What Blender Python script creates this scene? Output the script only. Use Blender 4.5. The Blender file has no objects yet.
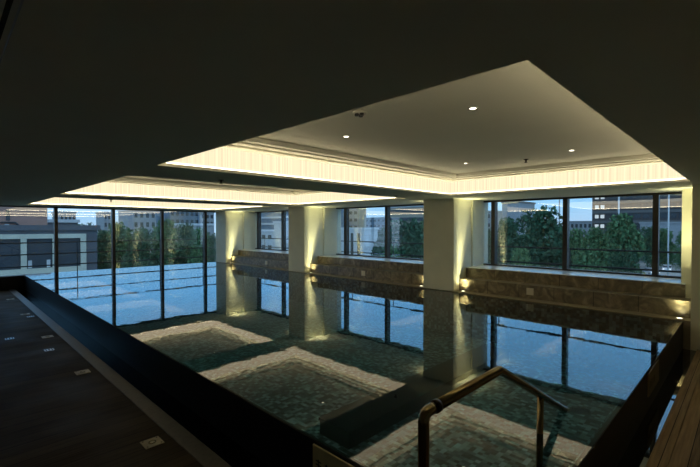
import bpy, bmesh, math, random
from mathutils import Vector, Matrix
PI = math.pi
scene = bpy.context.scene
COL = scene.collection

# ------------------------------------------------------------------ camera maths
CAM = Vector((0.0, 0.0, 1.70))
FPX, YAW, PIT = 406.0, math.radians(44.65), math.radians(0.93)
def ray(px, py):
    u, v = (px - 350) / FPX, (py - 233.5) / FPX
    fw = Vector((math.cos(YAW), math.sin(YAW), 0)); rt = Vector((math.sin(YAW), -math.cos(YAW), 0))
    f = fw * math.cos(PIT) - Vector((0, 0, 1)) * math.sin(PIT)
    up = Vector((0, 0, 1)) * math.cos(PIT) + fw * math.sin(PIT)
    return f + rt * u - up * v
def on_x(px, py, X): r = ray(px, py); return CAM + r * (X / r.x)
def on_y(px, py, Y): r = ray(px, py); return CAM + r * (Y / r.y)
def at_depth(px, py, d): return CAM + ray(px, py) * d

# ------------------------------------------------------------------ materials
def new_mat(name):
    m = bpy.data.materials.new(name); m.use_nodes = True
    nt = m.node_tree; nt.nodes.clear()
    out = nt.nodes.new('ShaderNodeOutputMaterial')
    return m, nt, out
def N(nt, typ, **kw):
    n = nt.nodes.new(typ)
    for k, v in kw.items():
        if k in n.inputs: n.inputs[k].default_value = v
        else: setattr(n, k, v)
    return n
def rgba(c): return (c[0], c[1], c[2], 1.0)
def pbr(name, color, rough=0.5, metal=0.0, noise=0.0, scale=6.0, bump=0.0, bscale=40.0, spec=0.5):
    m, nt, out = new_mat(name)
    p = N(nt, 'ShaderNodeBsdfPrincipled', **{'Base Color': rgba(color), 'Roughness': rough, 'Metallic': metal})
    p.inputs['Specular IOR Level'].default_value = spec
    nt.links.new(p.outputs[0], out.inputs[0])
    tc = N(nt, 'ShaderNodeTexCoord')
    if noise > 0:
        nz = N(nt, 'ShaderNodeTexNoise', Scale=scale, Detail=5.0)
        nt.links.new(tc.outputs['Object'], nz.inputs['Vector'])
        r = N(nt, 'ShaderNodeValToRGB')
        r.color_ramp.elements[0].position = .3; r.color_ramp.elements[1].position = .7
        r.color_ramp.elements[0].color = rgba([c * (1 - noise) for c in color])
        r.color_ramp.elements[1].color = rgba([min(1, c * (1 + noise)) for c in color])
        nt.links.new(nz.outputs['Fac'], r.inputs[0]); nt.links.new(r.outputs[0], p.inputs['Base Color'])
    if bump > 0:
        nb = N(nt, 'ShaderNodeTexNoise', Scale=bscale, Detail=3.0)
        nt.links.new(tc.outputs['Object'], nb.inputs['Vector'])
        b = N(nt, 'ShaderNodeBump', Strength=bump, Distance=.01)
        nt.links.new(nb.outputs['Fac'], b.inputs['Height']); nt.links.new(b.outputs[0], p.inputs['Normal'])
    return m
def emit(name, color, strength):
    m, nt, out = new_mat(name)
    e = N(nt, 'ShaderNodeEmission', Color=rgba(color), Strength=strength)
    nt.links.new(e.outputs[0], out.inputs[0]); return m

M = {}
M['paint'] = pbr('matt_paint', (.62, .60, .53), .75, noise=.02, scale=2, bump=.03, bscale=120)
M['soffit'] = pbr('soffit_paint', (.80, .79, .69), .7, noise=.02, scale=2)
M['coffer'] = pbr('recess_paint', (.86, .85, .75), .75, noise=.02, scale=2)
M['column'] = pbr('column_plaster', (.85, .83, .65), .6, noise=.04, scale=3, bump=.04, bscale=90)
M['dark_wall'] = pbr('wall_paint', (.45, .40, .30), .6, noise=.05)
M['black_stone'] = pbr('black_granite', (.010, .010, .011), .5, noise=.4, scale=60, spec=.25)
M['coping'] = pbr('grey_coping_stone', (.065, .06, .05), .45, noise=.25, scale=30, bump=.05)
M['frame'] = pbr('bronze_frame', (.055, .045, .035), .45, .4, noise=.1)
M['rail_paint'] = pbr('black_rail_paint', (.018, .018, .018), .5, .2)
M['bronze'] = pbr('polished_bronze', (.25, .195, .10), .22, 1.0, noise=.08, scale=20)
M['bronze_dark'] = pbr('dark_bronze', (.06, .045, .03), .35, 1.0)
M['steel'] = pbr('brushed_steel', (.5, .5, .5), .3, 1.0)
M['white_trim'] = pbr('white_trim', (.6, .58, .52), .5)
M['black_plastic'] = pbr('black_plastic', (.012, .012, .012), .5)
M['plate'] = pbr('beige_plate', (.42, .36, .24), .5, noise=.08, scale=20)
M['sign'] = pbr('beige_sign', (.66, .58, .30), .55, noise=.08, scale=14)
M['wall_plate'] = pbr('pale_wall_plate', (.80, .74, .60), .5)
M['ink'] = pbr('sign_ink', (.02, .018, .012), .6)
M['slot_black'] = pbr('slot_black', (.003, .003, .003), .8)
M['sill'] = pbr('pale_sill_stone', (.85, .86, .85), .22, noise=.05, scale=8)
M['ledge'] = pbr('beige_ledge_stone', (.30, .26, .18), .4, noise=.2, scale=12)

def marble():
    m, nt, out = new_mat('brown_marble')
    p = N(nt, 'ShaderNodeBsdfPrincipled', Roughness=.32)
    tc = N(nt, 'ShaderNodeTexCoord')
    n1 = N(nt, 'ShaderNodeTexNoise', Scale=5.0, Detail=8.0, Distortion=1.6)
    r = N(nt, 'ShaderNodeValToRGB'); cr = r.color_ramp
    cr.elements[0].position = .3; cr.elements[0].color = (.12, .10, .068, 1)
    cr.elements[1].position = .72; cr.elements[1].color = (.42, .36, .25, 1)
    e = cr.elements.new(.5); e.color = (.22, .18, .12, 1)
    nt.links.new(tc.outputs['Object'], n1.inputs['Vector']); nt.links.new(n1.outputs['Fac'], r.inputs[0])
    # slab joints
    sep = N(nt, 'ShaderNodeSeparateXYZ'); nt.links.new(tc.outputs['Object'], sep.inputs[0])
    fr = N(nt, 'ShaderNodeMath', operation='PINGPONG'); fr.inputs[1].default_value = .3
    nt.links.new(sep.outputs['Y'], fr.inputs[0])
    lt = N(nt, 'ShaderNodeMath', operation='LESS_THAN'); lt.inputs[1].default_value = .004
    nt.links.new(fr.outputs[0], lt.inputs[0])
    mx = N(nt, 'ShaderNodeMixRGB'); mx.inputs['Color2'].default_value = (.02, .015, .01, 1)
    nt.links.new(lt.outputs[0], mx.inputs['Fac']); nt.links.new(r.outputs[0], mx.inputs['Color1'])
    nt.links.new(mx.outputs[0], p.inputs['Base Color']); nt.links.new(p.outputs[0], out.inputs[0])
    return m
M['marble'] = marble()

def planks(nm='dark_decking', k=1.0):
    m, nt, out = new_mat(nm)
    p = N(nt, 'ShaderNodeBsdfPrincipled', Roughness=.5); p.inputs['Specular IOR Level'].default_value = .12
    tc = N(nt, 'ShaderNodeTexCoord')
    sep = N(nt, 'ShaderNodeSeparateXYZ'); nt.links.new(tc.outputs['Object'], sep.inputs[0])
    # boards .145 wide running along X
    mul = N(nt, 'ShaderNodeMath', operation='DIVIDE'); mul.inputs[1].default_value = .145
    nt.links.new(sep.outputs['Y'], mul.inputs[0])
    fl = N(nt, 'ShaderNodeMath', operation='FLOOR'); nt.links.new(mul.outputs[0], fl.inputs[0])
    wn = N(nt, 'ShaderNodeTexWhiteNoise', noise_dimensions='1D'); nt.links.new(fl.outputs[0], wn.inputs['W'])
    mp = N(nt, 'ShaderNodeMapping'); mp.inputs['Scale'].default_value = (1.2, 26, 1)
    nt.links.new(tc.outputs['Object'], mp.inputs['Vector'])
    nz = N(nt, 'ShaderNodeTexNoise', Scale=2.0, Detail=6.0); nt.links.new(mp.outputs[0], nz.inputs['Vector'])
    ad = N(nt, 'ShaderNodeMath', operation='ADD'); nt.links.new(nz.outputs['Fac'], ad.inputs[0])
    s2 = N(nt, 'ShaderNodeMath', operation='MULTIPLY'); s2.inputs[1].default_value = .35
    nt.links.new(wn.outputs['Value'], s2.inputs[0]); nt.links.new(s2.outputs[0], ad.inputs[1])
    r = N(nt, 'ShaderNodeValToRGB'); cr = r.color_ramp
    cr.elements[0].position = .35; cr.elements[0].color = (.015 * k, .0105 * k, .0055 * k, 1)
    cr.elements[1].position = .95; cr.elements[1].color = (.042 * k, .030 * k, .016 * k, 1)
    nt.links.new(ad.outputs[0], r.inputs[0])
    fr = N(nt, 'ShaderNodeMath', operation='FRACT'); nt.links.new(mul.outputs[0], fr.inputs[0])
    lt = N(nt, 'ShaderNodeMath', operation='LESS_THAN'); lt.inputs[1].default_value = .035
    nt.links.new(fr.outputs[0], lt.inputs[0])
    mx = N(nt, 'ShaderNodeMixRGB'); mx.inputs['Color2'].default_value = (.004, .003, .002, 1)
    nt.links.new(lt.outputs[0], mx.inputs['Fac']); nt.links.new(r.outputs[0], mx.inputs['Color1'])
    nt.links.new(mx.outputs[0], p.inputs['Base Color'])
    n2 = N(nt, 'ShaderNodeTexNoise', Scale=1.6, Detail=3.0); nt.links.new(tc.outputs['Object'], n2.inputs['Vector'])
    rr = N(nt, 'ShaderNodeMapRange'); rr.inputs['From Min'].default_value = .35; rr.inputs['From Max'].default_value = .65
    rr.inputs['To Min'].default_value = .6; rr.inputs['To Max'].default_value = .8
    nt.links.new(n2.outputs['Fac'], rr.inputs[0]); nt.links.new(rr.outputs[0], p.inputs['Roughness'])
    b = N(nt, 'ShaderNodeBump', Strength=.25, Distance=.004); nt.links.new(nz.outputs['Fac'], b.inputs['Height'])
    nt.links.new(b.outputs[0], p.inputs['Normal'])
    nt.links.new(p.outputs[0], out.inputs[0]); return m
M['planks'] = planks('dark_decking', 1.7)
M['planks_tan'] = planks('tan_decking', 12.0)  # tan boards, the stronger light on the right side put into their colour

def mosaic():
    m, nt, out = new_mat('dark_pool_mosaic')
    p = N(nt, 'ShaderNodeBsdfPrincipled', Roughness=.4)
    tc = N(nt, 'ShaderNodeTexCoord')
    vo = N(nt, 'ShaderNodeVectorMath', operation='SNAP'); vo.inputs[1].default_value = (.045, .045, .045)
    nt.links.new(tc.outputs['Object'], vo.inputs[0])
    wn = N(nt, 'ShaderNodeTexWhiteNoise', noise_dimensions='3D'); nt.links.new(vo.outputs[0], wn.inputs['Vector'])
    nz = N(nt, 'ShaderNodeTexNoise', Scale=14.0, Detail=2.0); nt.links.new(vo.outputs[0], nz.inputs['Vector'])
    mx0 = N(nt, 'ShaderNodeMath', operation='MULTIPLY_ADD'); mx0.inputs[1].default_value = .45
    nt.links.new(wn.outputs['Value'], mx0.inputs[0]); nt.links.new(nz.outputs['Fac'], mx0.inputs[2])
    r = N(nt, 'ShaderNodeValToRGB'); cr = r.color_ramp
    cr.elements[0].position = .50; cr.elements[0].color = (.006, .016, .028, 1)
    cr.elements[1].position = .98; cr.elements[1].color = (.66, .82, .92, 1)
    e = cr.elements.new(.70); e.color = (.095, .15, .19, 1)
    nt.links.new(mx0.outputs[0], r.inputs[0]); nt.links.new(r.outputs[0], p.inputs['Base Color'])
    nt.links.new(p.outputs[0], out.inputs[0]); return m
M['mosaic'] = mosaic()

def water(name, tint, power=.74, bump=.03, scale=6.0):
    m, nt, out = new_mat(name)
    tc = N(nt, 'ShaderNodeTexCoord')
    n1 = N(nt, 'ShaderNodeTexNoise', Scale=scale, Detail=1.0, Roughness=.4)
    nt.links.new(tc.outputs['Object'], n1.inputs['Vector'])
    b = N(nt, 'ShaderNodeBump', Strength=bump, Distance=.02)
    nt.links.new(n1.outputs['Fac'], b.inputs['Height'])
    fr = N(nt, 'ShaderNodeFresnel', IOR=1.333); nt.links.new(b.outputs[0], fr.inputs['Normal'])
    pw = N(nt, 'ShaderNodeMath', operation='POWER'); pw.inputs[1].default_value = power
    nt.links.new(fr.outputs[0], pw.inputs[0])
    # absorption grows with the slant path through the water (Beer-Lambert for a level sheet)
    ge = N(nt, 'ShaderNodeNewGeometry'); dt = N(nt, 'ShaderNodeVectorMath', operation='DOT_PRODUCT')
    nt.links.new(ge.outputs['Normal'], dt.inputs[0]); nt.links.new(ge.outputs['Incoming'], dt.inputs[1])
    ab = N(nt, 'ShaderNodeMath', operation='ABSOLUTE'); nt.links.new(dt.outputs['Value'], ab.inputs[0])
    ma = N(nt, 'ShaderNodeMath', operation='MAXIMUM'); ma.inputs[1].default_value = .16; nt.links.new(ab.outputs[0], ma.inputs[0])
    iv = N(nt, 'ShaderNodeMath', operation='DIVIDE'); iv.inputs[0].default_value = 1.0; nt.links.new(ma.outputs[0], iv.inputs[1])
    cb = N(nt, 'ShaderNodeCombineXYZ')
    for ch, tv in zip('XYZ', tint):
        pp = N(nt, 'ShaderNodeMath', operation='POWER'); pp.inputs[0].default_value = tv
        nt.links.new(iv.outputs[0], pp.inputs[1]); nt.links.new(pp.outputs[0], cb.inputs[ch])
    tr = N(nt, 'ShaderNodeBsdfTransparent'); nt.links.new(cb.outputs[0], tr.inputs['Color'])
    gl = N(nt, 'ShaderNodeBsdfGlossy', Roughness=.0); nt.links.new(b.outputs[0], gl.inputs['Normal'])
    mx = N(nt, 'ShaderNodeMixShader')
    nt.links.new(pw.outputs[0], mx.inputs[0]); nt.links.new(tr.outputs[0], mx.inputs[1]); nt.links.new(gl.outputs[0], mx.inputs[2])
    nt.links.new(mx.outputs[0], out.inputs[0]); return m
M['water'] = water('pool_water', (.64, .86, .90))
M['gutter_water'] = water('gutter_water', (.3, .34, .36), .62, .05, 3.0)

def glass():
    m, nt, out = new_mat('window_glass')
    ge = N(nt, 'ShaderNodeNewGeometry')
    dt = N(nt, 'ShaderNodeVectorMath', operation='DOT_PRODUCT')
    nt.links.new(ge.outputs['Normal'], dt.inputs[0]); nt.links.new(ge.outputs['Incoming'], dt.inputs[1])
    ab = N(nt, 'ShaderNodeMath', operation='ABSOLUTE'); nt.links.new(dt.outputs['Value'], ab.inputs[0])
    iv = N(nt, 'ShaderNodeMath', operation='SUBTRACT'); iv.inputs[0].default_value = 1.0; nt.links.new(ab.outputs[0], iv.inputs[1])
    p5 = N(nt, 'ShaderNodeMath', operation='POWER'); p5.inputs[1].default_value = 5.0; nt.links.new(iv.outputs[0], p5.inputs[0])
    fr = N(nt, 'ShaderNodeMath', operation='MULTIPLY_ADD'); fr.inputs[1].default_value = .86; fr.inputs[2].default_value = .14
    nt.links.new(p5.outputs[0], fr.inputs[0])
    tr = N(nt, 'ShaderNodeBsdfTransparent', Color=(.95, .97, .98, 1))
    gl = N(nt, 'ShaderNodeBsdfGlossy', Roughness=.0)
    mx = N(nt, 'ShaderNodeMixShader')
    nt.links.new(fr.outputs[0], mx.inputs[0]); nt.links.new(tr.outputs[0], mx.inputs[1]); nt.links.new(gl.outputs[0], mx.inputs[2])
    nt.links.new(mx.outputs[0], out.inputs[0]); return m
M['glass'] = glass()

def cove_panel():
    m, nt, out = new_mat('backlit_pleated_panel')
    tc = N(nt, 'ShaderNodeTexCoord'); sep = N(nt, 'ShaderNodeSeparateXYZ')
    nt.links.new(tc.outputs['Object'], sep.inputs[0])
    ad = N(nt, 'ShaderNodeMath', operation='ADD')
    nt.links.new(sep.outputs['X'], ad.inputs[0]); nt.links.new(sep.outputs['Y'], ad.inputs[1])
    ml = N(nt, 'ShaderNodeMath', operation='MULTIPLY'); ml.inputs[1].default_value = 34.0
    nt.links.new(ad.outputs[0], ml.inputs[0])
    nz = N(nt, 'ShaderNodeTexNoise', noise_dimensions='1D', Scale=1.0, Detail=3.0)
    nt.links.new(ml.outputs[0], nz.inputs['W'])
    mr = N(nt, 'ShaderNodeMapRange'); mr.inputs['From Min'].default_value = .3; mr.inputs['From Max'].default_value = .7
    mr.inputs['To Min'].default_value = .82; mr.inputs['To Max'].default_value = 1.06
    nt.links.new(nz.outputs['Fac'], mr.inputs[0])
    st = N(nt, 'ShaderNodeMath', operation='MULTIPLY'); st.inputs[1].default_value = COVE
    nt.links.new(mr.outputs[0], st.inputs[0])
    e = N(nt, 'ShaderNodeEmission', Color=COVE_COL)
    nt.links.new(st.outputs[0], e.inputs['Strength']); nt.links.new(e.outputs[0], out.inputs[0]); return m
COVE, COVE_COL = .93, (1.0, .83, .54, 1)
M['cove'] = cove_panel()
M['cove_strip'] = emit('led_strip', (1.0, .84, .58), 1.7)
M['led'] = emit('led_tape', (1.0, .84, .52), 10.0)
M['lamp'] = emit('lamp_glow', (1.0, .9, .7), 7.0)
M['up_lamp'] = emit('uplight_glow', (1.0, .93, .6), 5.0)

# ------------------------------------------------------------------ mesh helpers
class MB:
    def __init__(s): s.bm = bmesh.new()
    def box(s, x0, x1, y0, y1, z0, z1, rot=None):
        vs = [s.bm.verts.new((x, y, z)) for x in (x0, x1) for y in (y0, y1) for z in (z0, z1)]
        for f in ((0, 1, 3, 2), (4, 6, 7, 5), (0, 4, 5, 1), (2, 3, 7, 6), (0, 2, 6, 4), (1, 5, 7, 3)):
            s.bm.faces.new([vs[i] for i in f])
        return s
    def quad(s, *p):
        s.bm.faces.new([s.bm.verts.new(q) for q in p]); return s
    def cyl(s, c, r0, r1, h, n=20, cap=True, axis='z'):
        c = Vector(c); a, b = [], []
        for i in range(n):
            t = 2 * PI * i / n; ca, sa = math.cos(t), math.sin(t)
            if axis == 'z': p, q = Vector((ca * r0, sa * r0, 0)), Vector((ca * r1, sa * r1, h))
            elif axis == 'y': p, q = Vector((ca * r0, 0, sa * r0)), Vector((ca * r1, h, sa * r1))
            else: p, q = Vector((0, ca * r0, sa * r0)), Vector((h, ca * r1, sa * r1))
            a.append(s.bm.verts.new(c + p)); b.append(s.bm.verts.new(c + q))
        for i in range(n):
            j = (i + 1) % n; s.bm.faces.new((a[i], a[j], b[j], b[i]))
        if cap: s.bm.faces.new(a[::-1]); s.bm.faces.new(b)
        return s
    def ring(s, c, ro, ri, h, n=24):
        c = Vector(c); rows = []
        for r, z in ((ro, 0), (ro, h), (ri, h), (ri, 0)):
            rows.append([s.bm.verts.new(c + Vector((math.cos(2 * PI * i / n) * r, math.sin(2 * PI * i / n) * r, z))) for i in range(n)])
        for k in range(4):
            A, B = rows[k], rows[(k + 1) % 4]
            for i in range(n):
                j = (i + 1) % n; s.bm.faces.new((A[i], A[j], B[j], B[i]))
        return s
    def tube(s, pts, r, n=16, bend=0.0, seg=6):
        P = [Vector(p) for p in pts]
        if bend > 0:
            Q = [P[0]]
            for i in range(1, len(P) - 1):
                d0 = (P[i - 1] - P[i]); d1 = (P[i + 1] - P[i])
                b = min(bend, d0.length * .45, d1.length * .45)
                a, c = P[i] + d0.normalized() * b, P[i] + d1.normalized() * b
                for k in range(seg + 1):
                    t = k / seg; Q.append(a * (1 - t) ** 2 + P[i] * 2 * t * (1 - t) + c * t * t)
            Q.append(P[-1]); P = Q
        rings = []; side = None
        for i, p in enumerate(P):
            d = (P[min(i + 1, len(P) - 1)] - P[max(i - 1, 0)]).normalized()
            if side is None:
                side = d.cross(Vector((0, 0, 1)))
                if side.length < .1: side = d.cross(Vector((0, 1, 0)))
            side = (side - d * side.dot(d)).normalized(); up = d.cross(side)
            rings.append([s.bm.verts.new(p + (side * math.cos(2 * PI * k / n) + up * math.sin(2 * PI * k / n)) * r) for k in range(n)])
        for A, B in zip(rings, rings[1:]):
            for k in range(n):
                j = (k + 1) % n; s.bm.faces.new((A[k], A[j], B[j], B[k]))
        s.bm.faces.new(rings[0][::-1]); s.bm.faces.new(rings[-1])
        return s
    def build(s, name, mat, parent=None, smooth=False, bevel=0.0):
        bmesh.ops.recalc_face_normals(s.bm, faces=s.bm.faces)
        me = bpy.data.meshes.new(name); s.bm.to_mesh(me); s.bm.free()
        if smooth:
            for p in me.polygons: p.use_smooth = True
        o = bpy.data.objects.new(name, me); COL.objects.link(o)
        for m in (mat if isinstance(mat, (list, tuple)) else [mat]): me.materials.append(m)
        if parent is not None: o.parent = parent
        if bevel > 0:
            b = o.modifiers.new('bevel', 'BEVEL'); b.width = bevel; b.segments = 2; b.limit_method = 'ANGLE'
        return o
def tag(o, label=None, cat=None, group=None, kind=None):
    if label: o['label'] = label
    if cat: o['category'] = cat
    if group: o['group'] = group
    if kind: o['kind'] = kind
    return o
def empty(name, loc, label, cat, group=None, rz=0.0):
    o = bpy.data.objects.new(name, None); COL.objects.link(o); o.location = loc; o.rotation_euler = (0, 0, rz)
    o.empty_display_size = .05
    return tag(o, label, cat, group)
def kids(o): return [c for c in bpy.data.objects if c.parent == o]
def copy_tree(o, parent=None):
    c = o.copy(); COL.objects.link(c)
    if parent is not None: c.parent = parent
    for ch in kids(o): copy_tree(ch, c)
    return c
def struct(o, label=None): o['kind'] = 'structure'; return o

# ------------------------------------------------------------------ key dimensions (metres)
WZ = .40                                   # pool water level, deck at 0
PX0, PX1, PY0, PY1 = 1.60, 7.20, .65, 14.12  # pool
SOF = 2.27                                 # soffit underside
GX, GY = 8.45, 14.15                       # glass planes
COLS = [(4.21, 4.93), (8.92, 9.65), (13.37, 14.09)]
BAYS = [(.57, 4.21), (4.93, 8.92), (9.65, 13.37)]

# ------------------------------------------------------------------ floor, coping, gutter
DZ = .05                                  # deck surface
GL, GR, SL, SR = 1.396, .500, 1.262, .388   # gutter and coping edges
f = MB().box(-1.6, SL, -1.5, 13.86, -.12, DZ)
struct(f.build('floor', M['planks']))
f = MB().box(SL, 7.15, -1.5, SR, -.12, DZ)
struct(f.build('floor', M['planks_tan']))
f = MB().box(SL + .002, GL, SR + .002, 13.86, -.3, DZ + .004)
struct(f.build('trim_1', M['coping'], bevel=.004))
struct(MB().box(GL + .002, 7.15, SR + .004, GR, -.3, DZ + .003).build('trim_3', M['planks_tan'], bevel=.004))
f = MB().box(GL, 7.15, GR, PY0, -.34, -.30).box(GL, PX0, PY0, 13.86, -.34, -.30)
struct(f.build('gutter_channel', M['black_stone']))
g = MB(); GW = .03
g.bm.faces.new([g.bm.verts.new(p) for p in ((GL, GR, GW), (7.148, GR, GW), (7.148, PY0 - .002, GW), (PX0 - .002, PY0 - .002, GW), (PX0 - .002, 13.858, GW), (GL, 13.858, GW))])
tag(g.build('gutter_water', M['gutter_water']), 'still dark water lying in the narrow gutter channel between pool wall and deck', 'water', kind='stuff')
# pool shell
w = MB().box(PX0, PX0 + .03, PY0 + .03, PY1, -.3, WZ - .008).box(PX0, 7.18, PY0, PY0 + .03, -.3, WZ - .008)
struct(w.build('wall_pool', M['black_stone']))
b = MB().box(PX0 + .03, PX1, PY0 + .03, PY1, -.52, -.42)
b.box(PX0 + .03, PX0 + .05, PY0 + .03, PY1, -.42, WZ - .03).box(PX0 + .05, PX1, PY0 + .03, PY0 + .05, -.42, WZ - .03)
b.box(PX1 - .02, PX1, PY0 + .05, PY1, -.42, WZ - .02).box(PX0 + .05, PX1 - .02, PY1 - .02, PY1, -.42, WZ - .02)
struct(b.build('pool_basin', M['mosaic']))
wt = MB().quad((PX0 + .004, PY0 + .004, WZ), (PX1, PY0 + .004, WZ), (PX1, PY1 + .02, WZ), (PX0 + .004, PY1 + .02, WZ))
tag(wt.build('pool_water', M['water']), 'calm teal water filling the raised pool to its brim', 'water', kind='stuff')
# submerged bench
sb = empty('pool_bench', (2.72, 2.70, -.42), 'dark stone bench block lying under the water on the mosaic pool floor', 'bench')
MB().box(0, 3.6, 0, .42, 0, .14).build('base', M['black_stone'], sb)
MB().box(-.01, 3.61, -.01, .43, .14, .17).build('seat', M['black_stone'], sb)
# far end upstand of the deck
struct(MB().box(-1.6, 1.60, 13.86, 14.10, -.1, WZ).build('wall_deck_end', M['black_stone'], bevel=.005))

# ------------------------------------------------------------------ window-side ledges and columns
struct(MB().box(7.20, 7.44, .57, 14.12, -.3, WZ + .012).build('trim_2', M['ledge']))
for i, (y0, y1) in enumerate(BAYS):
    struct(MB().box(7.42, 7.72, y0, y1, WZ + .012, .655).build('stone_plinth', M['marble'], bevel=.006))
    struct(MB().box(7.70, 8.40, y0 + (.11 if i == 0 else 0), y1, .655, .85).build('stone_dado', M['marble'], bevel=.004))
    struct(MB().box(7.698, 8.60, y0 + (.11 if i == 0 else 0), y1, .851, .866).build('window_sill', M['sill'], bevel=.003))
for (y0, y1) in COLS:
    struct(MB().box(7.20, 7.92, y0, y1, .3, SOF + .01).build('column', M['column'], bevel=.008))
    struct(MB().box(7.921, 8.62, y0 - .03, min(y1 + .03, 14.12), .3, SOF + .01).build('wall_pier', M['column'], bevel=.004))
struct(MB().box(7.76, 8.62, .45, .735, .3, SOF + .01).build('wall_pier', M['column'], bevel=.004))
struct(MB().box(7.15, 8.62, -1.6, .57, -.1, SOF + .01).build('wall_right', M['column'], bevel=.006))
struct(MB().box(-1.75, -1.6, -1.6, 14.3, -.1, SOF + .01).build('wall_left', M['dark_wall']))
struct(MB().box(-1.6, 7.15, -1.65, -1.5, -.1, SOF + .01).build('wall_back', M['dark_wall']))
struct(MB().box(7.45, 8.60, .6, 14.3, -.6, .3).build('wall_parapet', M['column']))

# ------------------------------------------------------------------ ceiling
COF = [(1.42, 6.60, .55, 3.91), (1.48, 6.60, 4.90, 8.58), (1.57, 6.60, 9.55, 13.08)]
c = MB(); xs0, xs1 = -1.75, 8.75
yprev = -1.65
for (x0, x1, y0, y1) in COF:
    c.box(xs0, xs1, yprev, y0, SOF, SOF + .03)
    c.box(xs0, x0, y0, y1, SOF, SOF + .03); c.box(x1, xs1, y0, y1, SOF, SOF + .03)
    yprev = y1
c.box(xs0, xs1, yprev, 14.45, SOF, SOF + .03)
struct(c.build('ceiling', M['soffit']))
struct(MB().box(xs0, xs1, -1.65, 14.45, 2.78, 2.9).build('roof_slab', M['soffit']))
SB = .10; FT = 2.54
names = ['nearest', 'middle', 'farthest']
for k, (x0, x1, y0, y1) in enumerate(COF):
    X0, X1, Y0, Y1 = x0 - SB, x1 + SB, y0 - SB, y1 + SB
    # stepped recess ceiling: outer band, two steps, field
    def frame(m, ax0, ax1, ay0, ay1, bx0, bx1, by0, by1, z0, z1):
        m.box(ax0, ax1, ay0, by0, z0, z1).box(ax0, ax1, by1, ay1, z0, z1).box(ax0, bx0, by0, by1, z0, z1).box(bx1, ax1, by0, by1, z0, z1)
    r = MB().box(X0 - .02, X1 + .02, Y0 - .02, Y1 + .02, 2.625, 2.66)
    rc = struct(r.build('ceiling_recess', M['coffer']))
    for (ins0, ins1, z) in ((-.02, .14, FT), (.14, .16, FT + .03), (.16, .27, FT + .018), (.27, .285, FT + .045), (.285, .36, FT + .035)):
        mm = MB(); frame(mm, X0 + ins0, X1 - ins0, Y0 + ins0, Y1 - ins0, X0 + ins1, X1 - ins1, Y0 + ins1, Y1 - ins1, z, 2.625)
        mm.build('cornice', M['coffer'], rc)
    sides = [('far', (X0, X1, Y1, Y1 + .02)), ('window', (X1, X1 + .02, Y0, Y1)), ('near', (X0, X1, Y0 - .02, Y0)), ('deck', (X0 - .02, X0, Y0, Y1))]
    for sname, (a0, a1, b0, b1) in sides:
        lab = {'far': 'warm glowing cove light along the far edge of the %s ceiling recess',
               'window': 'warm glowing cove light on the column side of the %s ceiling recess',
               'near': 'warm cove light hidden behind the near edge of the %s ceiling recess',
               'deck': 'warm cove light hidden behind the deck-side edge of the %s ceiling recess'}[sname] % names[k]
        e = empty('cove_light', (0, 0, 0), lab, 'light', 'cove lights in the ceiling recesses')
        MB().box(a0, a1, b0, b1, SOF + .03, FT).build('luminous_panel', M['cove'], e)
        s = .012; q = MB()
        ra0, ra1, rb0, rb1 = {'far': (X0 + .02, X1 - .02, Y1 - s, Y1 - .001), 'window': (X1 - s, X1 - .001, Y0 + .02, Y1 - .02),
                              'near': (X0 + .02, X1 - .02, Y0 + .001, Y0 + s), 'deck': (X0 + .001, X0 + s, Y0 + .02, Y1 - .02)}[sname]
        q.box(ra0, ra1, rb0, rb1, SOF + .032, SOF + .062)
        q.build('strip_light', M['cove_strip'], e)
        t0, t1, u0, u1 = {'far': (X0 + .2, X1 - .2, Y1 - .075, Y1 - .05), 'window': (X1 - .075, X1 - .05, Y0 + .2, Y1 - .2),
                          'near': (X0 + .2, X1 - .2, Y0 + .05, Y0 + .075), 'deck': (X0 + .05, X0 + .075, Y0 + .2, Y1 - .2)}[sname]
        MB().box(t0, t1, u0, u1, SOF + .031, SOF + .037).build('led_tape', M['led'], e)  # unseen glowing strip added in the trough to brighten the recess ceiling

# ------------------------------------------------------------------ ceiling fittings
LZ = 2.625
def make_downlight():
    e = empty('downlight', (0, 0, 0), 'x', 'light', 'recessed downlights')
    MB().ring((0, 0, -.006), .042, .026, .006).build('bezel', M['white_trim'], e, True)
    MB().cyl((0, 0, -.004), .025, .025, .003).build('lens', M['lamp'], e)
    return e
dl = None
for k, (x0, x1, y0, y1) in enumerate(COF):
    cy = (y0 + y1) / 2
    for ix, x in enumerate((2.93, 5.37)):
        for iy, y in enumerate((cy - .68, cy + .72)):
            if dl is None: dl = make_downlight(); o = dl
            else: o = copy_tree(dl)
            o.location = (x, y, LZ)
            o['label'] = 'small round downlight in the %s ceiling recess, %s pair, the %s of the two' % (names[k], ('deck-side', 'column-side')[ix], ('nearer', 'farther')[iy])
    # speaker + sprinkler
    e = empty('smoke_detector', (2.40, cy + .03, LZ), 'small dark ceiling detector in the %s ceiling recess' % names[k], 'detector', 'ceiling detectors')
    MB().cyl((0, 0, -.012), .05, .055, .012).build('base', M['white_trim'], e, True)
    gq = MB()
    for a in range(3): gq.cyl((.025 * math.cos(a * 2.1 + .4), .025 * math.sin(a * 2.1 + .4), -.03), .016, .018, .018, 12)
    gq.build('grille', M['black_plastic'], e)
def make_sprinkler():
    e = empty('fire_sprinkler', (0, 0, 0), 'x', 'sprinkler', 'ceiling sprinklers')
    MB().cyl((0, 0, -.006), .03, .034, .009).build('escutcheon', M['black_plastic'], e, True)
    MB().cyl((0, 0, -.04), .009, .012, .036, 12).build('body', M['bronze_dark'], e, True)
    MB().cyl((0, 0, -.048), .022, .022, .004, 14).build('deflector', M['black_plastic'], e)
    return e
sp = make_sprinkler()
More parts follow.
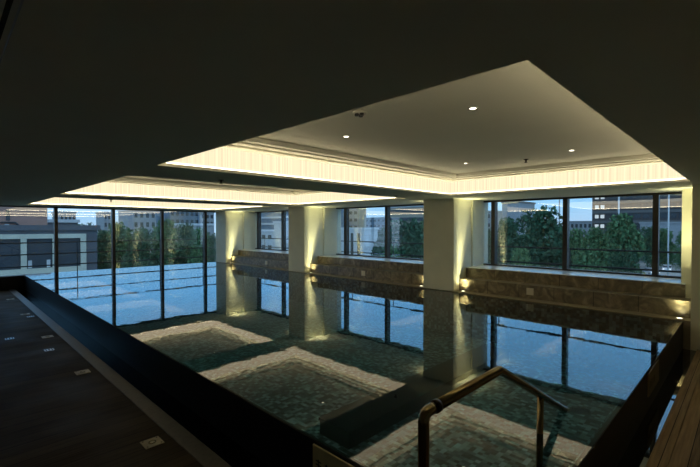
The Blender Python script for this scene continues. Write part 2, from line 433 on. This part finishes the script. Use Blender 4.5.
spots = [((5.65, 2.20, LZ), 'tiny dark sprinkler hanging from the nearest ceiling recess by the window side'),
         (None, 'small dark sprinkler under the beam behind the nearest recess, deck end', (221, 180)),
         (None, 'small dark sprinkler under the beam beside the second column', (396, 196)),
         (None, 'small dark sprinkler under the far ceiling beam near the glass wall', (111, 199.8))]
for i, s in enumerate(spots):
    o = sp if i == 0 else copy_tree(sp)
    if s[0] is not None: o.location = s[0]
    else:
        r = ray(*s[2]); p = CAM + r * ((SOF - CAM.z) / r.z); o.location = (p.x, p.y, SOF)
    o['label'] = s[1]
# linear slot diffuser, upper left
e = empty('slot_diffuser', (.12, 1.9, SOF), 'slim grey linear air slot in the dark ceiling above the deck', 'air vent')
MB().box(-.060, -.052, -1.2, 1.2, -.004, .003).box(.031, .036, -1.2, 1.2, -.004, .003).build('flange', M['steel'], e)
MB().box(-.052, -.0195, -1.2, 1.2, -.0015, 0).box(.005, .018, -1.2, 1.2, -.0015, 0).box(-.017, -.005, -1.2, 1.2, -.0015, 0).build('slot', M['slot_black'], e)
for b0, b1 in ((.018, .031), (-.005, .005), (-.0195, -.017)): MB().box(b0, b1, -1.2, 1.2, -.003, 0).build('blade', M['soffit'], e)

# ------------------------------------------------------------------ windows
def glazing(name, axis, plane, a0, a1, mull, z0, z1):
    t = .04
    def bx(m, s0, s1, d0, d1, q0, q1):
        if axis == 'y': m.box(s0, s1, plane + d0, plane + d1, q0, q1)
        else: m.box(plane + d0, plane + d1, s0, s1, q0, q1)
        return m
    fr = MB(); bx(fr, a0, a1, -.05, .05, z1 - .035, z1); bx(fr, a0, a1, -.05, .05, z0, z0 + .03)
    root = struct(fr.build(name, M['frame']))
    for m in mull: bx(MB(), m - t, m + t, -.07, .07, z0 + .031, z1 - .036).build('mullion', M['frame'], root)
    ed = [a0] + list(mull) + [a1]
    for i in range(len(ed) - 1):
        s0 = ed[i] + (t + .002 if i > 0 else 0); s1 = ed[i + 1] - (t + .002 if i < len(ed) - 2 else 0)
        bx(MB(), s0, s1, -.006, .006, z0 + .031, z1 - .036).build('pane', M['glass'], root)
    return root
glazing('window_1', 'y', GY, -1.6, 7.93, [-.58, .88, 2.35, 3.82, 5.29, 6.81], WZ - .12, SOF)
glazing('window_2', 'x', GX, .735, 4.18, [1.134, 2.525, 3.955], .866, SOF)
glazing('window_3', 'x', GX, 4.96, 8.89, [5.45, 6.93, 8.49], .866, SOF)
glazing('window_4', 'x', GX, 9.68, 13.34, [10.1, 11.6, 13.15], .866, SOF)
# guard rails outside the glass
def guard(axis, plane, a0, a1, zs, posts, label):
    e = empty('guard_rail', (0, 0, 0), label, 'railing', 'guard rails outside the glass')
    for z in zs:
        p = ((a0, plane, z), (a1, plane, z)) if axis == 'y' else ((plane, a0, z), (plane, a1, z))
        MB().tube(p, .017, 10).build('rail', M['rail_paint'], e, True)
    for q in posts:
        p = ((q, plane + .03, -.2), (q, plane + .03, zs[0])) if axis == 'y' else ((plane + .03, q, -.2), (plane + .03, q, zs[0]))
        MB().tube(p, .012, 8).build('post', M['rail_paint'], e, True)
guard('y', GY + .16, -2.5, 8.7, (1.255, .93, .60), (-.58, .88, 2.35, 2.9, 3.82, 5.29, 6.81), 'thin black three-bar guard rail outside the far glass wall')
guard('x', GX + .22, -.5, 14.1, (1.27, .95), (1.134, 2.525, 3.955, 5.45, 6.93, 8.49, 10.1, 11.6, 13.15), 'thin black two-bar guard rail outside the column-side windows')

# ------------------------------------------------------------------ uplights at column feet
def make_uplight():
    e = empty('uplight', (0, 0, 0), 'x', 'light', 'uplights at the column feet')
    MB().ring((0, 0, 0), .050, .036, .012).build('bezel', M['steel'], e, True)
    MB().cyl((0, 0, .002), .035, .035, .006).build('lens', M['up_lamp'], e)
    return e
UPL = [(7.28, .70, 'round glowing uplight on the ledge at the right end wall', .8),
       (7.33, 4.07, 'round glowing uplight at the near foot of the nearest column', 1.1),
       (7.33, 5.07, 'round glowing uplight at the far foot of the nearest column', .5),
       (7.33, 8.78, 'round glowing uplight at the near foot of the middle column', 1.1),
       (7.33, 9.79, 'round glowing uplight at the far foot of the middle column', .5),
       (7.33, 13.23, 'round glowing uplight at the near foot of the corner column', 1.0)]
up = make_uplight()
for i, (x, y, lab, pw) in enumerate(UPL):
    o = up if i == 0 else copy_tree(up)
    o.location = (x, y, WZ + .012); o['label'] = lab
    # fitting: a wide soft lamp plus a narrow core, both aimed up the face beside it
    sgn = {0: -.2, 1: 1, 3: 1, 5: 1}.get(i, -1)
    for nm, en, size, dx, dy, h in (('uplight_wide', 5 if i == 0 else 8, 110, .25, .05, 1.0), ('uplight_mid', 34, 48, .26, .07, 1.2), ('uplight_core', 180, 26, .26, .085, 1.8)):
        L = bpy.data.lights.new(nm, 'SPOT'); L.energy = en * pw; L.color = (1.0, .94, .50)
        L.spot_size = math.radians(size); L.spot_blend = 1.0; L.shadow_soft_size = .03
        lo = bpy.data.objects.new(nm, L); COL.objects.link(lo)
        lo.location = (x, y, WZ + .04)
        d = Vector((dx if i else dx * 2, dy * sgn, h)); lo.rotation_euler = d.to_track_quat('-Z', 'Y').to_euler()

# plates on the stone plinth
def make_plate():
    e = empty('wall_plate', (0, 0, 0), 'x', 'plate', 'square plates on the stone plinth')
    MB().box(-.012, 0, -.062, .062, -.062, .062).build('cover', M['wall_plate'], e, bevel=.003)
    MB().box(-.016, -.0125, -.045, .045, -.045, .045).build('lens', M['wall_plate'], e, bevel=.002)
    return e
pl = make_plate()
for i, (y, lab) in enumerate(((2.80, 'pale square plate low on the stone under the nearest window'),
                              (6.86, 'pale square plate low on the stone between the nearest and middle columns'),
                              (11.13, 'pale square plate low on the stone between middle and corner columns'))):
    o = pl if i == 0 else copy_tree(pl)
    o.location = (7.42, y, .545); o['label'] = lab

# deck fittings
def make_tile():
    e = empty('deck_light', (0, 0, 0), 'x', 'deck light', 'square fittings in the deck')
    MB().box(-.068, .068, -.068, .068, 0, .006).build('cover', M['plate'], e, bevel=.002)
    MB().ring((0, 0, .006), .028, .018, .003).build('ring', M['bronze'], e, True)
    for sx in (-.05, .05):
        for sy in (-.05, .05): MB().cyl((sx, sy, .006), .006, .006, .002, 10).build('screw', M['bronze_dark'], e)
    return e
tl = make_tile()
for i, (y, lab) in enumerate(((3.335, 'square beige deck fitting closest to the camera, beside the coping'),
                              (5.54, 'second square beige deck fitting from the camera along the coping'),
                              (7.72, 'third square beige deck fitting from the camera along the coping'),
                              (10.03, 'fourth square beige deck fitting from the camera along the coping'),
                              (12.35, 'fifth and farthest square beige deck fitting near the far glass'))):
    o = tl if i == 0 else copy_tree(tl)
    o.location = (1.126, y * .9706, DZ); o['label'] = lab
def make_drain():
    e = empty('deck_drain', (0, 0, 0), 'x', 'drain', 'small drains in the deck')
    MB().box(-.05, .05, -.05, .05, 0, .004).build('frame', M['steel'], e)
    MB().box(-.04, -.025, -.04, .04, .004, .005).box(-.008, .008, -.04, .04, .004, .005).box(.025, .04, -.04, .04, .004, .005).build('slots', M['slot_black'], e)
    return e
dr = make_drain()
for i, (x, y, lab) in enumerate(((1.20, 9.70, 'small steel deck drain just in front of the fourth deck fitting'),
                                 (.735, 8.0, 'small steel deck drain standing away from the coping at the left'),
                                 (1.05, 6.88, 'small steel deck drain between second and third deck fittings'))):
    o = dr if i == 0 else copy_tree(dr)
    o.location = (x * .9706, y * .9706, DZ); o['label'] = lab

# signs on the outer pool wall
M['sign_brown'] = pbr('brown_sign', (.24, .19, .11), .55, noise=.08, scale=14)
def sign(loc, rz, wdt, mt, label):
    e = empty('depth_sign', loc, label, 'sign', 'beige signs on the outer pool wall', rz)
    MB().box(-wdt / 2, wdt / 2, -.012, 0, 0,   .21).build('plate', M[mt], e, bevel=.002)
    x = -wdt / 2 + .03
    for g in range(4):                      # worn, unreadable dark characters
        t = MB()
        for q in range(3): t.box(x + .004 * q * (g % 2), x + .05 - .006 * q * (g // 2), -.0135, -.0122, .075 + q * .022, .083 + q * .022)
        t.box(x + .02, x + .028, -.0137, -.012, .06, .135)
        t.build('letter', M['ink'], e); x += .075
    return e
sign((PX0, 1.68, .165), -PI / 2, .42, 'sign', 'beige sign on the outer pool wall facing the left deck')
sign((4.76, PY0, .165), 0, .56, 'sign_brown', 'beige sign on the outer pool wall facing the right gutter')

# ------------------------------------------------------------------ handrail
RY = .935; RZ = .945
h = empty('handrail', (1.372, RY, DZ + .004), 'bronze tubular handrail standing on the coping and sloping down into the pool', 'handrail')
def L3(x, z): return (x - 1.372, 0, z - DZ - .004)
R = .0235
MB().tube([L3(1.372, DZ + .004), L3(1.372, RZ), L3(1.46, RZ)], R, 20, .07, 8).build('post', M['bronze'], h, True)
MB().tube([L3(1.458, RZ), L3(2.07, RZ), L3(3.115, WZ), L3(3.70, .19)], R, 20, .012, 3).build('rail', M['bronze'], h, True)
MB().tube([L3(1.452, RZ), L3(1.476, RZ)], R + .004, 20).build('collar', M['bronze_dark'], h, True)
MB().tube([L3(2.66, .625), L3(2.63, -.415)], R * .85, 16).build('support_post', M['bronze'], h, True)
MB().cyl((0, 0, 0), .022, .0225, .012, 24).build('base_flange', M['bronze'], h, True)

# ------------------------------------------------------------------ outside: ground, trees, buildings
GZ = -9.0
M['ground'] = pbr('outside_ground', (.09, .10, .08), .9, noise=.3, scale=.1)
M['asphalt'] = pbr('asphalt', (.30, .31, .30), .9, noise=.1, scale=.5)
struct(MB().box(-150, 420, -150, 420, GZ - 1, GZ).build('ground', M['ground']))
p = at_depth(662, 272, 95)
struct(MB().box(70, 146, -14, 30, GZ, GZ + .03).build('car_park', M['asphalt']))

def leaf_mat(name, c):
    m, nt, out = new_mat(name)
    p = N(nt, 'ShaderNodeBsdfPrincipled', Roughness=.7); p.inputs['Specular IOR Level'].default_value = .2
    g = N(nt, 'ShaderNodeNewGeometry')
    r = N(nt, 'ShaderNodeValToRGB')
    r.color_ramp.elements[0].color = rgba([v * .55 for v in c]); r.color_ramp.elements[1].color = rgba([v * 1.5 for v in c])
    nt.links.new(g.outputs['Random Per Island'], r.inputs[0]); nt.links.new(r.outputs[0], p.inputs['Base Color'])
    nt.links.new(p.outputs[0], out.inputs[0]); return m
LEAF = [leaf_mat('leaf_dark', (.048, .125, .070)), leaf_mat('leaf_mid', (.095, .20, .090)), leaf_mat('leaf_pale', (.12, .21, .09))]
M['bark'] = pbr('bark', (.06, .045, .03), .9, noise=.3, scale=8)
def crown_mesh(seed, wide, n=9000, leaf=.52):
    """leafy crown of unit-ish size: radius ~4.2 m, height ~11 m, base at 0"""
    rnd = random.Random(seed); blobs = []
    for i in range(34):
        t = rnd.random(); zc = 1.4 + 8.2 * t
        rr = wide * (1 - abs(t - .42) ** 2 * 1.5) * 3.6
        a = rnd.random() * 2 * PI; q = rr * rnd.uniform(.25, .72)
        blobs.append((Vector((q * math.cos(a), q * math.sin(a), zc)), rnd.uniform(1.3, 2.2) * (1.1 - .3 * t)))
    verts, faces = [], []
    for i in range(n):
        c, r = rnd.choice(blobs)
        d = Vector((rnd.gauss(0, 1), rnd.gauss(0, 1), rnd.gauss(0, 1))).normalized()
        p = c + d * r * (rnd.random() ** .35)
        s = leaf * rnd.uniform(.6, 1.25)
        u = Vector((rnd.gauss(0, 1), rnd.gauss(0, 1), rnd.gauss(0, .6))).normalized()
        v = u.cross(Vector((rnd.gauss(0, 1), rnd.gauss(0, 1), rnd.gauss(0, 1)))).normalized()
        k = len(verts)
        verts += [p - u * s * .5, p + v * s * .28, p + u * s * .5, p - v * s * .28]; faces.append((k, k + 1, k + 2, k + 3))
    me = bpy.data.meshes.new('foliage'); me.from_pydata([tuple(v) for v in verts], [], faces); return me
def trunk_bm(seed):
    rnd = random.Random(seed); t = MB()
    t.tube([(0, 0, 0), (.1, .05, 2.5), (-.05, .1, 5.5), (.1, 0, 8)], .16, 10)
    for k in range(4):
        a = k * 1.6 + rnd.random(); z = 2.6 + k * .9
        t.tube([(0, 0, z), (math.cos(a) * 1.2, math.sin(a) * 1.2, z + 1.5), (math.cos(a) * 2.0, math.sin(a) * 2.0, z + 2.8)], .06, 8)
    return t
protos = []
for i, (wd, lm) in enumerate(((1.0, 0), (.85, 1), (1.1, 2))):
    me = crown_mesh(10 + i, wd); me.materials.append(LEAF[lm])
    tb = trunk_bm(i); bmesh.ops.recalc_face_normals(tb.bm, faces=tb.bm.faces)
    tm = bpy.data.meshes.new('trunk'); tb.bm.to_mesh(tm); tb.bm.free(); tm.materials.append(M['bark'])
    protos.append((me, tm))
def tree(px, ytop, halfw, depth, kind, label, rot=0.0, name='leafy_tree', base=GZ, group='trees outside the windows'):
    top = at_depth(px, ytop - 1.5, depth); halfw *= 1.25
    height = top.z - base; sw = (halfw / FPX * depth) / 3.9; sz = height / 11.2
    o = empty(name, (top.x, top.y, base), label, 'tree', group, rot)
    for nm, me in (('foliage', protos[kind][0]), ('trunk', protos[kind][1])):
        c = bpy.data.objects.new(nm, me); COL.objects.link(c); c.parent = o; c.scale = (sw, sw, sz)
TREES = [
 (84, 222, 12, 64, 0, 'dark green treetop showing just above the low hall roof'),
 (103, 229, 12, 58, 0, 'dark tree at the right corner of the low hall'),
 (121, 222, 17, 52, 1, 'round green tree left of the third far mullion, under the distant tower'),
 (143, 226, 17, 44, 0, 'dark green tree in the middle of the far glass wall'),
 (164, 219, 17, 50, 1, 'tallest green tree behind the middle mullion of the far glass wall'),
 (184, 222, 14, 60, 0, 'dark tree left of the last far mullion'),
 (200, 227, 14, 40, 1, 'low green tree beside the corner column behind the far glass'),
 (213, 231, 11, 50, 0, 'small dark tree half hidden by the corner column'),
 (383, 226, 12, 60, 0, 'narrow dark tree in front of the white building'),
 (404, 216, 24, 44, 0, 'wide dark green tree left of the nearest column'),
 (424, 219, 14, 54, 1, 'green tree cut off by the nearest column'),
 (490, 226, 10, 62, 0, 'small tree tight against the nearest column reveal'),
 (509, 216, 18, 53, 0, 'dark tree on the left flank of the biggest tree'),
 (536, 204, 30, 40, 0, 'biggest dark green tree, filling the middle of the nearest window'),
 (557, 222, 14, 54, 0, 'dark tree on the right flank of the biggest tree'),
 (577, 228, 15, 48, 1, 'green tree just right of the central mullion of the nearest window'),
 (600, 227, 16, 55, 1, 'green tree below the lit left edge of the office block'),
 (625, 213, 22, 45, 1, 'tall willow-like tree in front of the office block'),
 (648, 226, 12, 107, 0, 'small dark tree left of the last mullion, beyond the silver car'),
 (685, 228, 8, 98, 1, 'green tree at the right end of the nearest window behind the cars'),
 (665, 229, 10, 111, 1, 'green tree behind the parked white car, before the pale podium'),
 (522, 244, 17, 33, 2, 'pale low bushy tree in front of the biggest tree'),
 (590, 247, 22, 34, 1, 'low green tree in front of the tree row, nearest window'),
 (622, 246, 17, 36, 0, 'low dark tree below the willow-like tree'),
 (388, 246, 18, 33, 1, 'low green tree beside the white building wall'),
]
for i, t in enumerate(TREES): tree(*t, rot=i * 1.3)

def wall_mat(name, c): M[name] = pbr(name, c, .8, noise=.08, scale=.6); return M[name]
wall_mat('brick', (.46, .26, .21)); wall_mat('hall_grey', (.13, .14, .16)); wall_mat('hall_frame', (.66, .66, .54))
wall_mat('dark_bay', (.05, .065, .08)); wall_mat('concrete', (.36, .38, .40)); wall_mat('beige_wall', (.40, .35, .27))
wall_mat('blue_wall', (.16, .22, .28)); wall_mat('white_wall', (.62, .66, .68)); wall_mat('office', (.08, .07, .07))
wall_mat('office_band', (.15, .145, .14)); wall_mat('roof_white', (.66, .70, .73))
M['win_dark'] = pbr('window_dark', (.03, .045, .06), .15)
M['win_lit'] = emit('window_lit', (.75, .9, 1.0), .75)

def building(label, axis, plane, px0, px1, ytop, wall, deep=14.0, floors=0, cols=0, win='win_dark', name='city_building', zbase=GZ,
             roof='concrete', wfrac=.55, hfrac=.5, ybot=None, floor_h=3.2, group='buildings outside the windows', bands=None):
    """box block whose front stands at X=plane or Y=plane; the pixel columns give its true edges there"""
    ym = 227
    fn = on_y if axis == 'y' else on_x
    A, B = fn(px0, ym, plane), fn(px1, ym, plane)
    zt = fn((px0 + px1) / 2, ytop, plane).z
    a0, a1 = sorted((A.x, B.x)) if axis == 'y' else sorted((A.y, B.y))
    org = (a0, plane, zbase) if axis == 'y' else (plane, a0, zbase)
    e = empty(name, org, label, 'building', group)
    W, H = a1 - a0, zt - zbase
    def bx(m, s0, s1, d0, d1, z0, z1):
        if axis == 'y': m.box(s0, s1, d0, d1, z0, z1)
        else: m.box(d0, d1, s0, s1, z0, z1)
        return m
    bx(MB(), 0, W, 0, deep, 0, H).build('wall', M[wall], e)
    bx(MB(), -.25, W + .25, -.25, deep + .25, H, H + .5).build('roof', M[roof], e)
    if floors and cols:
        cw = W / cols; me = None
        for fl in range(floors):
            zt2 = H - .9 - fl * floor_h; zb2 = zt2 - floor_h * hfrac
            for c_ in range(cols):
                if me is None:
                    o = bx(MB(), -cw * wfrac / 2, cw * wfrac / 2, -.08, .05, -floor_h * hfrac, 0).build('window', M[win], e); me = o.data
                else:
                    o = bpy.data.objects.new('window', me); COL.objects.link(o); o.parent = e
                s = (c_ + .5) * cw
                o.location = (s, 0, zt2) if axis == 'y' else (0, s, zt2)
    if bands:
        bm_, mat_, n_, h_, gap = bands
        for k in range(n_):
            z1 = H - .6 - k * gap
            bx(MB(), .1, W - .1, -.35, .02, z1 - h_, z1).build('balcony_band' if bm_ == 'b' else 'window', M[mat_], e)
    return e, bx, W, H
# --- beyond the far glass wall
e, bx, W, H = building('low grey hall with pale-framed dark bays beyond the far glass wall', 'y', 48, -60, 97, 230.5, 'hall_grey', 10, name='low_hall', roof='hall_grey')
def loc_x(px): return on_y(px, 240, 48).x - e.location.x
def loc_z(py, px=45): return on_y(px, py, 47.7).z - GZ
fz0, fz1 = loc_z(270), loc_z(234)
edges = [(-52, -34), (-26, -9), (-3, 20.2), (26.2, 52), (57.5, 80)]
prev = loc_x(-58); fm = MB()
for (a, b_) in edges:
    bx(fm, prev, loc_x(a), -.3, 0, fz0, fz1); prev = loc_x(b_)
bx(fm, prev, loc_x(85.5), -.3, 0, fz0, fz1)
bx(fm, loc_x(-58), loc_x(85.5), -.32, 0, loc_z(238.5), fz1); bx(fm, loc_x(-58), loc_x(85.5), -.32, 0, fz0 - 1.2, loc_z(268))
fm.build('bay_frame', M['hall_frame'], e)
for (a, b_) in edges:
    bx(MB(), loc_x(a), loc_x(b_), -.1, -.02, loc_z(268), loc_z(238.5)).build('bay_door', M['dark_bay'], e)
for px in (29.5, 48): bx(MB(), loc_x(px) - .14, loc_x(px) + .14, -.16, -.1, loc_z(267.5), loc_z(260)).build('side_panel', M['white_wall'], e)
e, bx, W, H = building('plain brick block rising behind the low hall roof', 'y', 62, -60, 47.5, 203, 'brick', 14, name='brick_block', roof='brick')
def lx(px): return on_y(px, 225, 62).x - e.location.x
def lz(py): return on_y(20, py, 62).z - GZ
bx(MB(), lx(6), lx(10), -.1, .1, lz(220.5), lz(210)).build('window', M['win_dark'], e)
bx(MB(), lx(4.5), lx(9), -.1, .1, lz(230), lz(224)).build('window', M['white_wall'], e)
st = MB(); st.tube([(lx(0), -.2, lz(222.5)), (lx(15), -.2, lz(222.5)), (lx(24), -.2, lz(230))] , .12, 6); st.build('pipe', M['win_dark'], e)
building('grey flat-roofed block between the brick block and the trees', 'y', 80, 47.5, 78, 222.5, 'hall_grey', 12, roof='roof_white')
building('distant pale block left of the second far mullion', 'y', 150, 60, 76, 213, 'concrete', 12, 4, 4, roof='concrete')
building('slim distant block right of the second far mullion', 'y', 190, 104, 111, 213, 'concrete', 12, 5, 2)
building('distant grey tower with rows of dark windows, middle of the far glass', 'y', 150, 133, 156, 210.5, 'concrete', 16, 6, 4, roof='roof_white', wfrac=.5)
building('low white-roofed shed in front of the blue block', 'y', 95, 181, 213, 225.5, 'concrete', 10, roof='roof_white')
building('blue-grey distant block left of the corner column', 'y', 160, 170, 199, 209.5, 'blue_wall', 16, 5, 6)
building('far pale tower just left of the corner column', 'y', 180, 201, 214, 213, 'concrete', 16, 5, 3)
# --- between corner column and middle column
building('tall blue-grey block seen between corner and middle columns', 'x', 95, 296, 246, 196, 'blue_wall', 16, bands=('b', 'white_wall', 8, .7, 2.6), roof='concrete')
building('stepped white building between corner and middle columns', 'x', 72, 286, 244, 232, 'white_wall', 12, 3, 7, roof='roof_white', hfrac=.4)
building('tall white stair block beside the middle column', 'x', 66, 286, 274, 223, 'white_wall', 10, roof='roof_white')
# --- between middle and nearest columns
building('grey tower with stacked balconies beside the middle column', 'x', 112, 336, 326, 196, 'blue_wall', 6, 8, 4, hfrac=.4, wfrac=.7)
e, bx, W, H = building('tall tower with windowed grey front and plain beige flank, left of the pale sky gap', 'x', 130, 358, 348.5, 195, 'concrete', 5, 8, 2, hfrac=.42, wfrac=.6)
bx(MB(), -.35, -.01, 0, 5, 0, H - .2).build('side_wall', M['beige_wall'], e)
building('distant low blue skyline block under the sky gap', 'x', 190, 398, 365, 218, 'blue_wall', 14, 3, 8, hfrac=.4)
building('white modern building with tall glass strips before the dark tree', 'x', 74, 362, 325, 229.5, 'white_wall', 6, 2, 6, roof='roof_white', wfrac=.38, hfrac=1.4, floor_h=4.6)
building('banded office slab above the dark tree, left of the nearest column', 'x', 110, 432, 390, 207.5, 'beige_wall', 14, bands=('w', 'win_dark', 4, 1.1, 2.7))
# --- right-hand window
building('small grey block in the gap beside the nearest column', 'x', 140, 494, 484, 212, 'concrete', 14, 5, 3, hfrac=.4)
building('grey rooftop block peeping over the left of the biggest tree', 'x', 120, 519, 502, 203, 'concrete', 12, roof='hall_grey')
building('distant pale low block right of the central mullion', 'x', 200, 592, 566, 222, 'concrete', 12, 2, 6)
e, bx, W, H = building('dark banded office block filling the right of the nearest window', 'x', 160, 720, 592, 187, 'office', 18, bands=('b', 'office_band', 8, .9, 3.3), name='office_block', roof='office_band')
n = 0
for fl in range(7):
    for s in (.9, 2.6):
        z = H - 1.75 - fl * 3.3
        bx(MB(), W - s - 1.1, W - s, -.2, .05, z - 1.35, z - .15).build('lit_window', M['win_lit'], e)
for fl in range(7):
    for s in range(12):
        z = H - 1.6 - fl * 3.3
        a = 1.0 + s * (W - 6) / 12
        bx(MB(), a, a + (W - 6) / 12 - .6, -.12, .05, z - 1.7, z - .1).build('window', M['win_dark'], e)
building('pale low podium in front of the office block', 'x', 148, 720, 640, 223.5, 'concrete', 8, roof='concrete')
# flag poles
def pole(px, y0, X, label, r=.10, mat='white_wall'):
    p = on_x(px, y0, X)
    e = empty('flag_pole', (p.x, p.y, GZ), label, 'pole', 'tall poles outside')
    MB().tube([(0, 0, 0), (0, 0, p.z - GZ)], r, 10).build('shaft', M[mat], e, True)
    MB().cyl((0, 0, 0), .4, .3, .3).build('base', M['concrete'], e)
    MB().cyl((0, 0, p.z - GZ), r * 1.5, r * .6, r * 2).build('finial', M[mat], e)
pole(619, 190, 70, 'pale tall pole before the office block', .11)
pole(559.5, 194, 70, 'grey tall pole beside the biggest tree', .09, 'concrete')
pole(669, 190, 72, 'pale tall pole at the right of the last mullion', .09)
# cars
M['car_silver'] = pbr('car_silver', (.45, .48, .50), .3, .3); M['car_white'] = pbr('car_white', (.7, .72, .72), .35)
M['tyre'] = pbr('tyre', (.012, .012, .012), .8); M['headlamp'] = emit('headlamp', (.9, .95, 1.0), 1.5)
def car(px, py, X, mat, label, rz):
    g = ray(px, py); p = CAM + g * ((GZ + .03 - CAM.z) / g.z)
    e = empty('car', (p.x, p.y, GZ + .03), label, 'car', None, rz)
    m = MB()
    prof = [(-2.2, .35), (-2.2, .85), (-1.9, 1.0), (1.1, 1.0), (2.05, .85), (2.2, .6), (2.2, .35)]
    def extr(m, prof, w):
        L_ = [m.bm.verts.new((x, -w, z)) for x, z in prof]; R_ = [m.bm.verts.new((x, w, z)) for x, z in prof]
        n = len(prof)
        for i in range(n): j = (i + 1) % n; m.bm.faces.new((L_[i], L_[j], R_[j], R_[i]))
        m.bm.faces.new(L_[::-1]); m.bm.faces.new(R_)
    extr(m, prof, .88); m.build('body', M[mat], e, bevel=.06)
    m = MB(); extr(m, [(-1.7, 1.0), (-1.2, 1.48), (.2, 1.5), (1.0, 1.0)], .76); m.build('windows', M['win_dark'], e, bevel=.05)
    m = MB(); extr(m, [(-1.25, 1.47), (-1.15, 1.52), (.2, 1.54), (.3, 1.47)], .74); m.build('roof', M[mat], e)
    for sx in (-1.35, 1.35):
        for sy in (-.9, .7): MB().cyl((sx, sy, .33), .33, .33, .2, 16, True, 'y').build('wheel', M['tyre'], e)
    for sy in (-.62, .62): MB().box(2.15, 2.24, sy - .16, sy + .16, .66, .8).build('headlamp', M['headlamp'], e)
car(667, 271.5, 0, 'car_white', 'white car parked beyond the right end of the nearest window', PI + .1)
car(651, 275, 0, 'car_silver', 'silver car left of the white car, half behind the tree', PI + .5)

# ------------------------------------------------------------------ world: dusk sky
wd = bpy.data.worlds.new('dusk_sky'); scene.world = wd; wd.use_nodes = True
nt = wd.node_tree; nt.nodes.clear()
out = nt.nodes.new('ShaderNodeOutputWorld'); bg = nt.nodes.new('ShaderNodeBackground')
tc = N(nt, 'ShaderNodeTexCoord'); sep = N(nt, 'ShaderNodeSeparateXYZ'); nt.links.new(tc.outputs['Generated'], sep.inputs[0])
rp = N(nt, 'ShaderNodeValToRGB'); cr = rp.color_ramp
cr.elements[0].position = 0.0; cr.elements[0].color = (.27, .41, .56, 1)
cr.elements[1].position = 1.0; cr.elements[1].color = (.30, .40, .50, 1)
for pos, c_ in ((.06, (.19, .40, .61, 1)), (.14, (.16, .48, .88, 1)), (.30, (.17, .46, .82, 1)), (.5, (.28, .40, .54, 1))):
    el = cr.elements.new(pos); el.color = c_
nt.links.new(sep.outputs['Z'], rp.inputs[0])
# soft streaky clouds
mp = N(nt, 'ShaderNodeMapping'); mp.inputs['Scale'].default_value = (2.2, 2.2, 12.0)
nt.links.new(tc.outputs['Generated'], mp.inputs['Vector'])
nz = N(nt, 'ShaderNodeTexNoise', Scale=1.4, Detail=6.0, Roughness=.55); nt.links.new(mp.outputs[0], nz.inputs['Vector'])
cl = N(nt, 'ShaderNodeMapRange'); cl.inputs['From Min'].default_value = .52; cl.inputs['From Max'].default_value = .78
cl.inputs['To Max'].default_value = .3
nt.links.new(nz.outputs['Fac'], cl.inputs[0])
mx = N(nt, 'ShaderNodeMixRGB'); mx.inputs['Color2'].default_value = (.56, .52, .55, 1)
nt.links.new(cl.outputs[0], mx.inputs['Fac']); nt.links.new(rp.outputs[0], mx.inputs['Color1'])
nt.links.new(mx.outputs[0], bg.inputs['Color']); bg.inputs['Strength'].default_value = 1.75
nt.links.new(bg.outputs[0], out.inputs[0])

# ------------------------------------------------------------------ camera and view
cd = bpy.data.cameras.new('camera'); cam = bpy.data.objects.new('camera', cd); COL.objects.link(cam)
cam.location = CAM; cam.rotation_euler = (PI / 2 - PIT, 0, YAW - PI / 2)
cd.sensor_width = 36.0; cd.lens = FPX / 700 * 36.0; cd.clip_start = .05; cd.clip_end = 2000
scene.camera = cam
vs = scene.view_settings
vs.view_transform = 'Standard'; vs.look = 'None'; vs.exposure = 0.35; vs.gamma = 1.0; vs.use_curve_mapping = False
